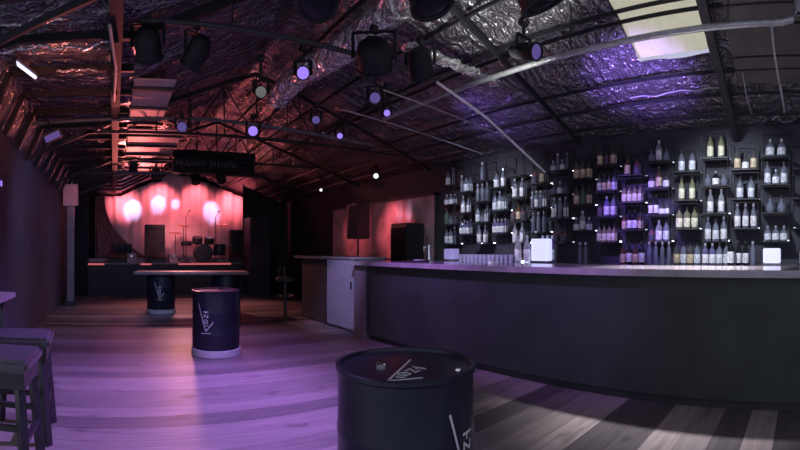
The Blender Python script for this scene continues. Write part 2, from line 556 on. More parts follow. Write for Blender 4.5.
# loose strips of shiny foil edge on the stool side
for k, (x, ya, yb, dz) in enumerate(((-3.72, -1.1, -.05, .3), (-4.22, -.55, -.16, .3), (-3.28, -.95, -.35, .3))):
    b = MB()
    n = 16
    pts = [(x + .05 * noise.noise(Vector((i * .5, k, 0))), ya + (yb - ya) * i / n, roof(ya + (yb - ya) * i / n) - .16 + .07 * noise.noise(Vector((i * .35, 9 + k, 0)))) for i in range(n + 1)]
    b.tube(pts, [.011 + .007 * noise.noise(Vector((i, k, 3))) for i in range(n + 1)], 6)
    tag(b.build('foil_edge', 'foil_bright', None, True), ['wavy silver foil edge sagging under the stool-side roof, middle one', 'short silver foil edge nearest the dark hanging beam', 'silver foil edge at the very top over the stools'][k], 'foil strip', 'loose silver foil edges')
t = thing('conduit', 'shiny vertical-looking conduit running along the hanging beam', 'conduit')
MB().tube([(-3.3, -.03, 2.99), (-4.1, .02, 3.0), (-4.95, .0, 2.99)], .016, 8).build('pipe', 'galv', t, True)
for x in (-3.6, -4.2, -4.8): MB().box((x, .01, 3.015), (.03, .06, .04)).build('clip', 'steel', t)

CB = 'cables and rods overhead at the bar side'
def rod(name, pts, r, m, label, cat):
    return tag(MB().tube(pts, r, 6).build(name, m, None, True), label, cat, CB)
rod('hanging_cable', [(-.62, 4.35, roof(4.35) - .15), (-.6, 4.45, 2.9), (-.6, 4.95, roof(4.95) - .16)], .005, 'cable', 'thin pale cable drooping straight down beside the dark ceiling boards', 'cable')
rod('hanging_cable', [(-.26 - .03 * math.cos(i / 9 * PI), 3.75 + i * .13, roof(3.75 + i * .13) - .17 - .06 * math.sin(i / 9 * PI)) for i in range(10)], .011, 'cable', 'pale flexible conduit curving down the roof slope above the bottles', 'cable')
rod('ceiling_rod', [(-3.27, 2.95, 2.99), (-3.2, 3.6, 2.77), (-3.29, 4.9, 2.36)], .014, 'rod_white', 'bright thin rod slanting down towards the bottle wall', 'rod')
rod('ceiling_rod', [(-3.75, 2.6, 2.98), (-3.75, 4.8, 2.83)], .007, 'galv', 'thin grey rod left of the bright slanting rod', 'rod')
rod('ceiling_rod', [(-4.4, 2.5, 2.93), (-4.4, 4.9, 2.75)], .007, 'galv', 'thin grey rod below the end of the bar pipe', 'rod')
rod('hanging_cable', [(-1.9 + .15 * i, 4.52 + .02 * math.sin(i), roof(4.5) - .17 + .015 * math.sin(i * 2.2)) for i in range(8)], .006, 'cable', 'pale cable loosely strung along a purlin above the violet-lit foil', 'cable')
# small fluorescent tube by the stool side
p, q = at_dist(15, 62, 4.05), at_dist(36, 78, 4.4)
t = thing('tube_light', 'bright white tube lamp slanting under the roof above the stools', 'lamp', (p + q) / 2)
c = (p + q) / 2
MB().tube([p - c, q - c], .016, 10).build('tube', 'tube', t, True)
b = MB(); b.bar(p - c + Vector((0, 0, .03)), q - c + Vector((0, 0, .03)), .05, .025)
for e in (p - c, q - c): b.box(e, (.03, .03, .06))
b.build('fitting', 'black', t)
c = at_dist(53, 136, 5.6)
t = thing('bracket_lamp', 'small violet-lit flood lamp fixed below the roof by the side wall', 'lamp', c)
MB().box((0, 0, 0), (.1, .24, .12), Matrix.Rotation(.4, 3, 'X'), .015).build('housing', 'black', t)
MB().box((.055, 0, -.02), (.01, .2, .08), Matrix.Rotation(.4, 3, 'X')).build('lens', M['lens_violet'], t)
MB().tube([(0, 0, .04), (0, -.1, .3)], .012, 6).build('bracket', 'steel', t)
c = at_wall(0, 0, 1); c = Vector((-4.75, YL + .03, HC + (251 - 184) / F * 4.93))
t = thing('wall_lamp', 'small blue-violet lamp on the side wall above the stools', 'lamp', c)
MB().box((0, 0, 0), (.08, .06, .12), None, .01).build('housing', 'black', t)
MB().box((.02, .033, 0), (.05, .01, .06)).build('lens', M['lens_purple'], t)


# ------------------------------------------------------------------ stage lamps
def lamp(lens, aim, r, ln, m, label, group, top, name='stage_lamp', cat='stage light'):
    """a round spot: housing turned about its aim, glass, yoke, clamp up to the pipe"""
    lens = Vector(lens); aim = Vector(aim).normalized()
    c = lens - aim * ln * .55
    t = thing(name, label, cat, c, 0, group)
    b = MB()
    b.lathe([(0, -ln * .5), (r * .6, -ln * .5), (r * .95, -ln * .38), (r * 1.12, -ln * .1), (r * 1.12, ln * .42), (r * 1.2, ln * .44), (r * 1.2, ln * .52), (r * 1.02, ln * .52), (r * .98, ln * .47)], 24, (0, 0, 0), aim)
    b.build('housing', 'lamp_black', t, True)
    MB().lathe([(0, ln * .50), (r * .6, ln * .495), (r, ln * .47)], 24, (0, 0, 0), aim).build('lens', m, t, True)
    side = aim.cross(Vector((0, 0, 1))).normalized()
    up = Vector((0, 0, 1))
    b = MB()
    w = r * 1.35
    hgt = max(.12, top - c.z - .06)
    for s in (-1, 1):
        b.bar(side * w * s - up * .02, side * w * s + up * (r + .06), .03, .012)
    b.bar(side * -w + up * (r + .06), side * w + up * (r + .06), .03, .012)
    b.build('yoke', 'lamp_black', t)
    b = MB()
    b.tube([up * (r + .06), up * max(r + .08, top - c.z)], .014, 8)
    b.lathe([(.04, -.025), (.04, .025)], 12, up * max(r + .08, top - c.z), (0, 1, 0))
    b.build('clamp', 'steel', t)
    return t


CAM = Vector((0, 0, HC))
def to_cam(p, dx=0., dy=0., dz=0.): return (CAM - Vector(p)) + Vector((dx, dy, dz))
G1 = 'stage lamps on the pipes overhead'
for x, y, d, r, m, top, lab in (
        (303, 73, 3.95, .054, 'lens_purple', 3.2, 'round black lamp with the brightest purple glass, highest of the lit ones'),
        (253, 131, 5.6, .062, 'lens_purple', 3.05, 'round black lamp with bright purple glass above the right of the stage'),
        (182, 127, 5.6, .062, 'lens_violet', 3.05, 'round black lamp with dim violet glass above the stage middle'),
        (261, 92, 4.2, .052, 'lens_grey', 3.2, 'round black lamp with pale grey glass between the two bright purple lamps'),
        (375, 98, 4.3, .052, 'lens_violet', 3.2, 'round black lamp with dim violet glass under the silver duct'),
        (316, 120, 5.0, .045, 'lens_violet', 3.0, 'small black lamp with faint violet glass left of the bar pipe end'),
        (387, 113, 4.6, .034, 'lens_purple', 3.07, 'small purple lamp at the end of the bar pipe')):
    p = at_dist(x, y, d)
    lamp(p, to_cam(p), r, .26, M[m], lab, G1, top)
p = at_dist(340, 136, 6.0)
lamp(p, to_cam(p, 1.5, 0, -1), .04, .2, M['lens_purple'], 'small half-turned purple lamp above the wall picture', G1, 2.98)
p = at_dist(376, 176, 8.4)
lamp(p, to_cam(p), .05, .2, M['lens_white'], 'small bright white lamp at the top of the wall above the red picture', G1, p.z + .2)
p = at_dist(321, 190, 10.2)
lamp(p, to_cam(p), .035, .2, M['lens_white'], 'tiny white lamp near the far wall right of the stage', G1, p.z + .3)
p = at_dist(538, 52, 3.55)
lamp(p, (1.0, -.1, -.35), .06, .3, M['lens_violet'], 'round lamp seen from the side on the bar pipe, glass violet', G1, 3.2)
G2 = 'large unlit moving lamps overhead'
for x, y, d, r, top, aim, lab in (
        (318, 4, 2.9, .115, 3.3, (.5, -.2, -.8), 'large black moving lamp at the top edge above the brightest purple lamp'),
        (433, 6, 2.85, .125, 3.3, (.3, .1, -.9), 'large black moving lamp at the top edge beside the silver duct'),
        (545, 6, 2.85, .135, 3.3, (.2, .4, -.9), 'large black moving lamp at the top edge above the bar pipe'),
        (375, 70, 3.9, .135, 3.2, (-.6, .5, -.7), 'large black moving lamp hanging just below the silver duct'),
        (150, 60, 3.75, .10, 3.2, (-.7, .2, -.7), 'large black moving lamp next to the hanging beam'),
        (190, 66, 3.8, .085, 3.2, (-.7, -.3, -.6), 'large black moving lamp second from the hanging beam'),
        (422, 76, 4.2, .10, 3.07, (-.5, .6, -.7), 'black moving lamp by the foil-wrapped run above the bar pipe')):
    p = at_dist(x, y, d)
    lamp(p, aim, r, .25, M['lens_off'], lab, G2, min(top, 3.12) if x in (150,) else top)

# ------------------------------------------------------------------ name board and front lamps
BX = -8.95
t = thing('name_board', 'long dark name board with grey capital letters hanging before the stage', 'sign', (BX, 0, 0))
MB().lo_hi((-.03, 1.2, 2.9), (.03, 2.95, 3.38)).build('panel', 'lamp_black', t)
hangers([((0, y, 3.38), (0, y, roof(y) - .08)) for y in (1.35, 2.8)], .01, t)
for word, yw in (('MODERN', 1.58), ('SYSTEMS', 2.26)):
    fc = bpy.data.curves.new('lettering', 'FONT')
    fc.body = word
    fc.size = .15; fc.extrude = .003; fc.align_x = 'CENTER'
    tmp = bpy.data.objects.new('lettering_outline', fc)
    COL.objects.link(tmp)
    bpy.context.view_layer.update()
    me = bpy.data.meshes.new_from_object(tmp.evaluated_get(bpy.context.evaluated_depsgraph_get()))
    bpy.data.objects.remove(tmp)
    fo = bpy.data.objects.new('lettering', me)
    me.materials.clear(); me.materials.append(M['sign'])
    COL.objects.link(fo)
    fo.parent = t
    fo.location = (.036, yw, 3.06)
    fo.rotation_euler = (PI / 2, 0, PI / 2)
G3 = 'black lamps along the stage front'
for k, (x, y, r, aim, lab) in enumerate((
        (133, 171, .085, (-.7, -.1, -1), 'black stage lamp furthest from the bar, in front of the red cloth'),
        (157, 180, .10, (.4, .1, -1), 'black stage lamp hanging lowest over the middle of the red cloth'),
        (183, 175, .075, (-.6, .1, -.8), 'black stage lamp under the start of the name board'),
        (196, 183, .085, (.5, 0, -1), 'square-hung black stage lamp below the name board middle'),
        (222, 181, .085, (-.8, .6, -.6), 'black tilted stage lamp under the end of the name board'))):
    p = at_dist(x, y, 9.3)
    lamp(p, aim, r, .26, M['lens_off'], lab, G3, 2.93)
t = thing('lamp_rail', 'black rail carrying the stage-front lamps below the name board', 'pipe', (-9.15, 0, 0))
MB().tube([(0, -.8, 2.93), (0, 3.2, 2.93)], .025, 8).build('pipe', 'black', t, True)
hangers([((0, y, 2.93), (0, y, roof(y) - .08)) for y in (-.6, 1.0, 3.0)], .01, t)

# ------------------------------------------------------------------ the stage
SX, SZ = -12.9, .95
t = thing('stage', 'low black stage at the far end of the hall', 'stage', (0, 0, 0))
MB().lo_hi((X0 + .13, YL + .02, 0), (SX, YR - .02, SZ - .04)).build('front', 'black', t)
MB().lo_hi((X0 + .13, YL + .02, SZ - .04), (SX + .03, YR - .02, SZ)).build('deck', M['wood_top'], t)
# backdrop cloth with folds, its head following the roof
b = MB()
n, mz = 90, 14
ya, yb = -.62, 4.5
rows = []
for i in range(n + 1):
    y = ya + (yb - ya) * i / n
    top = min(3.86, roof(y) - .13)
    fold = .05 * math.sin(y * 9 + math.sin(y * 3) * 1.5) + .03 * math.sin(y * 23)
    rows.append([b.bm.verts.new((-14.3 + fold * (.5 + .5 * j / mz) , y, SZ + .02 + (top - SZ - .02) * j / mz)) for j in range(mz + 1)])
for i in range(n):
    for j in range(mz):
        b.bm.faces.new((rows[i][j], rows[i + 1][j], rows[i + 1][j + 1], rows[i][j + 1]))
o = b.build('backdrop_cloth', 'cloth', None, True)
md = o.modifiers.new('thick', 'SOLIDIFY'); md.thickness = .006
tag(o, 'large red-lit backdrop cloth hanging at the back of the stage', 'backdrop')


def drape(name, x, ya, yb, z0, zf, label, amp=.05):
    b = MB(); n = 40; rows = []
    for i in range(n + 1):
        y = ya + (yb - ya) * i / n
        f = amp * math.sin(i * 1.35)
        rows.append([b.bm.verts.new((x + f, y, z0)), b.bm.verts.new((x + f * .7, y, zf(y)))])
    for i in range(n):
        b.bm.faces.new((rows[i][0], rows[i + 1][0], rows[i + 1][1], rows[i][1]))
    o = b.build(name, 'fabric', None, True)
    md = o.modifiers.new('thick', 'SOLIDIFY'); md.thickness = .008
    return tag(o, label, 'curtain', 'black curtains at the stage sides')


drape('stage_curtain', -12.75, 3.85, 5.3, .02, lambda y: roof(y) - .12, 'black floor-length curtain closing the stage on the bar side')
drape('stage_curtain', -12.6, -1.25, -.75, .02, lambda y: roof(y) - .12, 'narrow black curtain closing the stage on the stool side')
# swagged side cloth on the stage
b = MB(); rows = []
for i in range(25):
    s = i / 24
    r_ = []
    for j in range(15):
        q = j / 14
        y = -.55 + s * (.25 + 1.35 * (1 - q) ** 2.2)
        z = SZ + .15 + (roof(-.5) - .32 - SZ) * q
        r_.append(b.bm.verts.new((-14.13 + .04 * math.sin(i * 1.4), y, z)))
    rows.append(r_)
for i in range(24):
    for j in range(14):
        b.bm.faces.new((rows[i][j], rows[i + 1][j], rows[i + 1][j + 1], rows[i][j + 1]))
o = b.build('stage_swag', 'fabric', None, True)
md = o.modifiers.new('thick', 'SOLIDIFY'); md.thickness = .006
M['swag'] = mat('dusky_red_swag', (.46, .2, .21), .9, var=.3)
o.data.materials[0] = M['swag']
tag(o, 'dusky swagged cloth sweeping down in front of the red backdrop', 'curtain')

t = thing('stage_riser', 'long low pale riser lit red along the foot of the backdrop', 'platform', (-14.1, 1.9, SZ))
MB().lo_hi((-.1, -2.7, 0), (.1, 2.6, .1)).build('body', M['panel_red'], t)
MB().lo_hi((-.105, -2.7, .1), (.11, 2.6, .125)).build('top_board', M['wood_top'], t)
for ya, yb, lab in ((-1.15, -.28, 'added red glow strip standing in for the lit stage edge nearest the stool side'), (.78, 1.1, 'short added glow standing in for the red-lit stage edge between the two flight cases'), (1.9, 3.5, 'long added glow standing in for the red-lit stage edge before the drum kit')):
    t = thing('stage_edge_glow', lab, 'added glow', (SX + .045, (ya + yb) / 2, SZ - .035), 0, 'added red glow along the stage edge')  # emissive strips added in place of red light falling on the deck edge
    MB().box((.012, 0, 0), (.02, yb - ya, .05)).build('glow_face', 'edge_glow', t)
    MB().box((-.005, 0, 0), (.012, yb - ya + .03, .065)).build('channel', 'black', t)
# drum kit
t = thing('drum_kit', 'dark drum kit with cymbals at the middle of the stage', 'drum kit', (-13.4, 2.75, SZ + .005))
def drum(c, r, d, ax):
    return MB().lathe([(0, -d / 2), (r * .96, -d / 2), (r, -d / 2 + .01), (r, d / 2 - .01), (r * .96, d / 2), (0, d / 2)], 24, c, ax)
drum((0, 0, .29), .28, .42, (1, 0, 0)).build('bass_drum', 'satin', t, True)
drum((.0, -.18, .68), .16, .2, (.3, 0, 1)).build('tom', 'satin', t, True)
drum((.0, .2, .68), .16, .2, (.3, 0, 1)).build('tom', 'satin', t, True)
drum((-.1, .55, .38), .2, .36, (0, 0, 1)).build('floor_tom', 'satin', t, True)
drum((-.15, -.5, .58), .17, .14, (0, 0, 1)).build('snare_drum', 'satin', t, True)
for y, z in ((-.6, 1.12), (.6, 1.2), (-.85, .9)):
    b = MB().lathe([(.015, .02), (.06, .018), (.22, 0), (.06, .012)], 24, (-.05, y, z), (.2, 0, 1))
    cy = b.build('cymbal', 'cymbal', t, True)
    b = MB().tube([(-.1, y, .2), (-.06, y, z)], .01, 6)
    for k in range(3):
        b.tube([(-.1, y, .24), (-.1 + .2 * math.cos(k * 2.1), y + .2 * math.sin(k * 2.1), .0)], .009, 6)
    b.build('cymbal_stand', 'steel', t)
b = MB()
for k in range(3):
    b.tube([(-.45, 0, .25), (-.45 + .16 * math.cos(k * 2.1), .16 * math.sin(k * 2.1), 0)], .01, 6)
b.tube([(-.45, 0, .2), (-.45, 0, .5)], .012, 6); b.lathe([(0, -.03), (.16, -.03), (.16, .03), (0, .03)], 16, (-.45, 0, .52))
b.build('drum_stool', 'satin', t)


def amp_cab(y, w, h, d, x, label):
    t = thing('amplifier_cabinet', label, 'amplifier', (x, y, SZ), 0, 'black cabinets standing on the stage')
    MB().box((0, 0, h / 2 + .02), (d, w, h), None, .015).build('case', 'black', t)
    MB().box((d / 2 + .002, 0, h * .44 + .02), (.012, w * .88, h * .72)).build('grille', 'fabric', t)
    MB().box((d / 2 + .002, 0, h * .9), (.012, w * .85, h * .1)).build('control_panel', 'steel', t)
    for sy in (-1, 1):
        for sx in (-1, 1): MB().box((sx * d * .4, sy * w * .4, .01), (.05, .05, .02)).build('foot', 'black', t)
    return t


amp_cab(1.28, .62, 1.15, .35, -13.75, 'tall black amplifier cabinet on the stage, stool side of the drum kit')
amp_cab(4.05, .7, 1.0, .35, -13.7, 'wide black amplifier cabinet on the stage beside the bar-side curtain')
amp_cab(.28, .55, .55, .35, -13.5, 'small low black amplifier cabinet at the swagged cloth')
for k, (y, lab) in enumerate(((.1, 'black wedge monitor at the stage edge, stool side'), (1.3, 'black wedge monitor at the stage edge before the drum kit'), (3.85, 'black wedge monitor at the stage edge, bar side'))):
    t = thing('stage_monitor', lab, 'speaker', (-13.12, y, SZ), 0, 'wedge monitors on the stage edge')
    b = MB()
    pr = [(-.2, 0), (.2, 0), (.2, .12), (-.12, .32), (-.2, .32)]
    w = .26
    b._add([(px, s, pz) for s in (-w, w) for px, pz in pr], [(0, 1, 2, 3, 4), (9, 8, 7, 6, 5)] + [(i, (i + 1) % 5, 5 + (i + 1) % 5, 5 + i) for i in range(5)])
    b.build('case', 'black', t)
    MB().box((.05, 0, .23), (.34, .44, .012), Matrix.Rotation(math.atan2(.2, .32), 3, 'Y')).build('grille', 'steel', t)
for y, lab in ((2.15, 'thin microphone stand at the stage middle'), (3.05, 'thin microphone stand on the bar side of the stage')):
    t = thing('microphone_stand', lab, 'microphone stand', (-13.0, y, SZ), 0, 'microphone stands on the stage')
    MB().tube([(0, 0, 0), (0, 0, 1.35)], .011, 6).build('pole', 'black', t)
    MB().lathe([(0, 0), (.14, 0), (.14, .02), (0, .035)], 16).build('base', 'black', t)
    MB().tube([(0, 0, 1.35), (.2, .05, 1.5)], .009, 6).build('boom', 'black', t)
    MB().tube([(.2, .05, 1.5), (.26, .06, 1.54)], [.013, .024], 8).build('microphone', 'steel', t)
for y, lab in ((.52, 'squat pale flight case lit red at the stage edge, stool side'), (1.76, 'squat pale flight case lit red at the stage edge middle')):
    t = thing('flight_case', lab, 'case', (-13.06, y, SZ), 0, 'small pale cases at the stage edge')
    MB().box((0, 0, .14), (.3, .26, .28), None, .01).build('body', M['panel_red'], t)
    MB().box((0, 0, .2), (.31, .27, .012)).build('lid_trim', 'steel', t)
    MB().box((.155, 0, .2), (.015, .05, .05)).build('latch', 'chrome', t)

# tall loudspeaker stack beside the stage and the timber post on the other side
t = thing('speaker_stack', 'tall black loudspeaker stack standing right of the stage cloth', 'speaker', (-12.3, 4.15, 0))
for z, h, n in ((0, .7, 'bass_cabinet'), (.71, .7, 'bass_cabinet'), (1.42, .85, 'top_cabinet')):
    p = MB().box((0, 0, z + h / 2), (.6, .62, h), None, .015).build(n, 'black', t)
    MB().box((.305, 0, z + h / 2), (.012, .54, h * .86)).build('grille', 'fabric', p)
t = thing('timber_post', 'square timber post by the side wall, its head lit red', 'post', (-10.4, -1.02, 0))
MB().box((0, 0, 1.4), (.14, .16, 2.8)).build('shaft', M['wood_top'], t)
MB().box((0, 0, 2.62), (.2, .34, .5)).build('head', M['panel_red'], t)
MB().box((0, 0, .06), (.2, .24, .12)).build('base', 'black', t)

# ------------------------------------------------------------------ barrels
def glyph_strokes():
    """the stencil: a slanting V with a column of small signs in it; (u, v) in its own square"""
    return [((-.48, .95), (0, -.55), .05), ((0, -.55), (.42, -.05), .05), ((-.14, .5), (.16, .5), .05), ((.0, .38), (.0, .52), .04), ((-.1, .16), (-.1, .36), .045), ((-.1, .34), (.12, .18), .045), ((.12, .16), (.12, .36), .045), ((-.12, -.02), (-.04, .09), .04), ((-.04, .09), (.1, .05), .04), ((.1, .05), (.1, -.1), .04), ((.1, -.1), (-.08, -.13), .04), ((-.08, -.13), (-.12, -.02), .04), ((-.02, -.02), (.05, -.05), .05), ((-.02, -.28), (.14, -.2), .04), ((-.3, -.68), (.28, -.64), .035)]


def stroke_on_side(b, R, p, q, w, s, zc, a0):
    n = 5
    d = Vector((q[0] - p[0], q[1] - p[1])).normalized() * w / 2
    nn = Vector((-d.y, d.x))
    L_, R_ = [], []
    for i in range(n + 1):
        u = p[0] + (q[0] - p[0]) * i / n
        v = p[1] + (q[1] - p[1]) * i / n
        for lst, sg in ((L_, 1), (R_, -1)):
            uu, vv = (u + nn.x * sg) * s, (v + nn.y * sg) * s
            a = a0 + uu / R
            lst.append(b.bm.verts.new((R * math.cos(a), R * math.sin(a), zc + vv)))
    for i in range(n):
        b.bm.faces.new((L_[i], L_[i + 1], R_[i + 1], R_[i]))


BH, BR = .81, .30
def barrel(loc, label, face, band, top_logo, group, side=True):
    t = thing('steel_barrel', label, 'barrel', loc, 0, group)
    R = BR
    pr = [(0, .012), (R - .02, .012), (R - .02, 0), (R, 0), (R, .03)]
    for zr in (.27, .54):
        pr += [(R, zr - .025), (R + .004, zr - .008), (R + .004, zr + .008), (R, zr + .025)]
    pr += [(R, BH - .03), (R + .009, BH - .02), (R + .009, BH - .004), (R, BH), (R - .012, BH - .002), (R - .016, BH - .02)]
    MB().lathe(pr, 48).build('drum', 'barrel', t, True)
    lid = MB().lathe([(R - .013, BH - .018), (R * .6, BH - .017), (0, BH - .017)], 48).build('lid', 'barrel', t, True)
    MB().lathe([(0, BH - .003), (.022, BH - .003), (.028, BH - .008), (.028, BH - .017)], 16, (-.06 if top_logo else .1, -.09 if top_logo else .1, 0)).build('bung', 'chrome', lid, True, label='chrome bung')
    MB().lathe([(0, BH - .008), (.013, BH - .008), (.016, BH - .017)], 12, (.21, .12, 0)).build('vent_plug', 'chrome', lid, True)
    if band:
        MB().lathe([(R + .002, .004), (R + .012, .006), (R + .012, .085), (R + .002, .09)], 48).build('base_band', 'band', t, True, label='pale band around the foot')
    if side:
        b = MB()
        for p, q, w in glyph_strokes(): stroke_on_side(b, R + .006, p, q, w, .225, .45, face)
        b.build('stencil', 'mark', t, label='white stencilled mark')
    if top_logo:
        b = MB()
        Rm = Matrix.Rotation(.33, 3, 'Z')
        for p, q, w in glyph_strokes()[:-1]:
            p3 = Rm @ Vector((p[0] * .22, p[1] * .22, 0)); q3 = Rm @ Vector((q[0] * .22, q[1] * .22, 0))
            o3 = Vector((.105, -.085, BH - .0155))
            b.bar(p3 + o3, q3 + o3, w * .17, .002)
        b.build('lid_stencil', 'mark', lid, label='white stencilled mark on the lid')
    return t


GB = 'black steel barrels used as tables'
c1 = at_dist(405.5, 250, 1.95)
barrel((c1.x, c1.y, 0), 'large black barrel in front of the bar with a white mark on its lid', math.atan2(-c1.y, -c1.x) + .95, False, True, GB)
c2 = at_dist(216, 250, 5.6)
barrel((c2.x, c2.y, 0), 'black barrel with white V mark and pale base band on the open floor', math.atan2(-c2.y, -c2.x) - .42, True, None, GB)
c3 = at_dist(161, 250, 9.3)
barrel((c3.x, c3.y, 0), 'black barrel with pale base band under the long table, furthest from the bar', math.atan2(-c3.y, -c3.x) - .1, True, None, GB)
c4 = at_dist(226, 250, 9.3)
barrel((c4.x, c4.y, 0), 'black barrel under the bar-side half of the long table', math.atan2(-c4.y, -c4.x), True, None, GB, side=False)
t = thing('barrel_table_top', 'long dark plank top laid across two barrels', 'table top', ((c3.x + c4.x) / 2, (c3.y + c4.y) / 2, BH), math.atan2(c4.y - c3.y, c4.x - c3.x))
MB().box((-.05, 0, .035), (2.35, .72, .055), None, .008).build('plank_top', 'wood_top', t)
for s in (-.25, .25): MB().box((-.05, s, .004), (2.2, .06, .008)).build('runner', 'wood_dark', t)
# small things on the middle barrel
o = thing('ashtray', 'small tray on top of the middle barrel catching red light', 'tray', (c2.x + .02, c2.y + .1, BH - .001))
MB().lathe([(0, 0), (.07, 0), (.085, .025), (.078, .025), (.066, .008), (0, .008)], 20).build('dish', M['chrome'], o, True)

# ------------------------------------------------------------------ stools and ledge by the side wall
def stool(loc, label, rz=0.):
    t = thing('bar_stool', label, 'stool', loc, rz, 'dark square bar stools by the side wall')
    MB().box((0, 0, .675), (.42, .42, .075), None, .022).build('seat', 'leather', t, True)
    MB().box((0, 0, .595), (.37, .37, .085)).build('seat_frame', 'wood_dark', t)
    for sx in (-1, 1):
        for sy in (-1, 1):
            MB().bar((sx * .15, sy * .15, .60), (sx * .2, sy * .2, 0), .045).build('leg', 'wood_dark', t)
    for s in (-1, 1):
        MB().bar((-.18, s * .181, .26), (.18, s * .181, .26), .03).build('stretcher', 'wood_dark', t)
        MB().bar((s * .176, -.18, .34), (s * .176, .18, .34), .03).build('stretcher', 'wood_dark', t)
    return t


stool((-3.1, -.65, 0), 'dark square bar stool with violet-lit seat, beside the wall ledge', .06)
stool((-2.50, -.655, 0), 'dark square bar stool nearest the camera, half cut by the frame', -.04)
t = thing('wall_ledge', 'narrow pale ledge table along the side wall behind the stools', 'table', (-3.0, -1.07, 0))
MB().box((0, 0, .92), (1.5, .44, .045), None, .006).build('table_top', 'wood_top', t)
for sx in (-.68, .68): MB().box((sx, .1, .45), (.06, .06, .9)).build('leg', 'wood_dark', t)
MB().box((0, .1, .85), (1.3, .03, .08)).build('apron', 'wood_dark', t)

# ------------------------------------------------------------------ the bar
BY = 3.53
t = thing('bar_counter', 'long black bar with a pale lacquered counter top', 'bar', (0, 0, 0))
CT = 1.148
b = MB()
b.lo_hi((-5.46, BY, .08), (X1 - .1, 4.25, CT - .06))
b.lo_hi((-5.9, 4.25, .08), (-5.35, 4.7, CT - .06))
b.build('front_panel', 'bar_front', t)
MB().lo_hi((-5.46, BY + .05, 0), (X1 - .1, 4.2, .08)).build('kick_board', 'black', t)
MB().lo_hi((-5.78, BY - .02, 0), (-5.46, 4.25, CT - .06)).build('corner_board', 'trimwood', t, label='violet-lit plain corner board')
b = MB()
b.lo_hi((-5.86, BY - .09, CT - .06), (X1 - .1, 4.34, CT))
b.lo_hi((-5.9, 4.34, CT - .06), (-5.3, 4.72, CT))
b.build('counter_top', 'counter', t)

t = thing('end_cabinet', 'scuffed white panelled cabinet at the end of the bar', 'cabinet', (-6.4, 3.62, 0))
MB().lo_hi((-.47, .01, .02), (.47, .58, 1.17)).build('carcass', M['whitepanel'], t)
MB().lo_hi((-.46, -.012, .05), (.46, .008, 1.15)).build('door', 'whitepanel', t)
MB().lo_hi((-.49, -.03, 1.17), (.49, .6, 1.2)).build('top', M['counter'], t)
MB().lo_hi((-.45, .02, 0), (.45, .56, .02)).build('plinth', 'black', t)
MB().box((.38, -.022, .75), (.02, .02, .12)).build('handle', 'steel', t)
for x in (-.42, .42):
    for z in (.15, .6, 1.05): MB().lathe([(.009, 0), (.009, .004), (0, .005)], 8, (x, -.012, z), (0, -1, 0)).build('screw', 'steel', t)
t = thing('side_counter', 'black serving counter beyond the white cabinet, top lit violet', 'counter', (-7.42, 3.62, 0))
MB().lo_hi((-.52, 0, .02), (.5, .6, 1.16)).build('carcass', 'black', t)
MB().lo_hi((-.68, -.1, 1.16), (.52, .66, 1.21)).build('counter_top', 'counter', t)
MB().lo_hi((-.5, .03, 0), (.48, .57, .02)).build('plinth', 'black', t)
# chrome framed stool before it
t = thing('chrome_stool', 'black stool with chrome frame in front of the serving counter', 'stool', (-7.75, 3.18, 0))
MB().lathe([(0, .72), (.17, .72), (.185, .74), (.185, .78), (.16, .8), (0, .8)], 24).build('seat', 'satin', t, True)
MB().lathe([(.03, .03), (.03, .72)], 12).build('column', 'satin', t, True)
MB().lathe([(0, 0), (.2, 0), (.2, .012), (.04, .035), (0, .035)], 24).build('base', 'satin', t, True)
MB().tube([(.15 * math.cos(k * PI / 10), .15 * math.sin(k * PI / 10), .45) for k in range(20)], .011, 6, True).build('foot_ring', 'chrome', t, True)
MB().tube([(-.16, .06, .8), (-.2, .06, .98), (-.2, -.06, .98), (-.16, -.06, .8)], .01, 6).build('back_rail', 'chrome', t, True)

t = thing('back_counter', 'low work counter under the bottle shelves behind the bar', 'counter', (0, 0, 0))
MB().lo_hi((-6.0, 4.82, .0), (X1 - .1, YR - .005, CT - .05)).build('carcass', 'bar_front', t)
MB().lo_hi((-6.0, 4.78, CT - .05), (X1 - .1, YR - .005, CT - .012)).build('counter_top', 'counter', t)
BCZ = CT - .012
for x in [-5.4 + .9 * k for k in range(9)]: MB().lo_hi((x, 4.808, .1), (x + .86, 4.82, CT - .08)).build('door', 'black', t)


# ------------------------------------------------------------------ bottles and shelves
def bottle_profile(kind):
    if kind == 'gin': return [(0, 0), (.036, 0), (.04, .006), (.04, .165), (.034, .19), (.016, .215), (.0135, .225), (.0135, .262)], .262, .04
    if kind == 'wine': return [(0, 0), (.034, 0), (.037, .006), (.037, .17), (.03, .205), (.0145, .235), (.0135, .29)], .29, .037
    if kind == 'squat': return [(0, 0), (.045, 0), (.05, .008), (.051, .11), (.042, .14), (.018, .162), (.015, .17), (.015, .205)], .205, .05
    if kind == 'round': return [(0, 0), (.03, 0), (.047, .025), (.052, .06), (.046, .095), (.026, .12), (.015, .14), (.014, .2)], .2, .052
    if kind == 'slim': return [(0, 0), (.025, 0), (.027, .005), (.027, .19), (.021, .22), (.012, .24), (.011, .285)], .285, .027
    return None


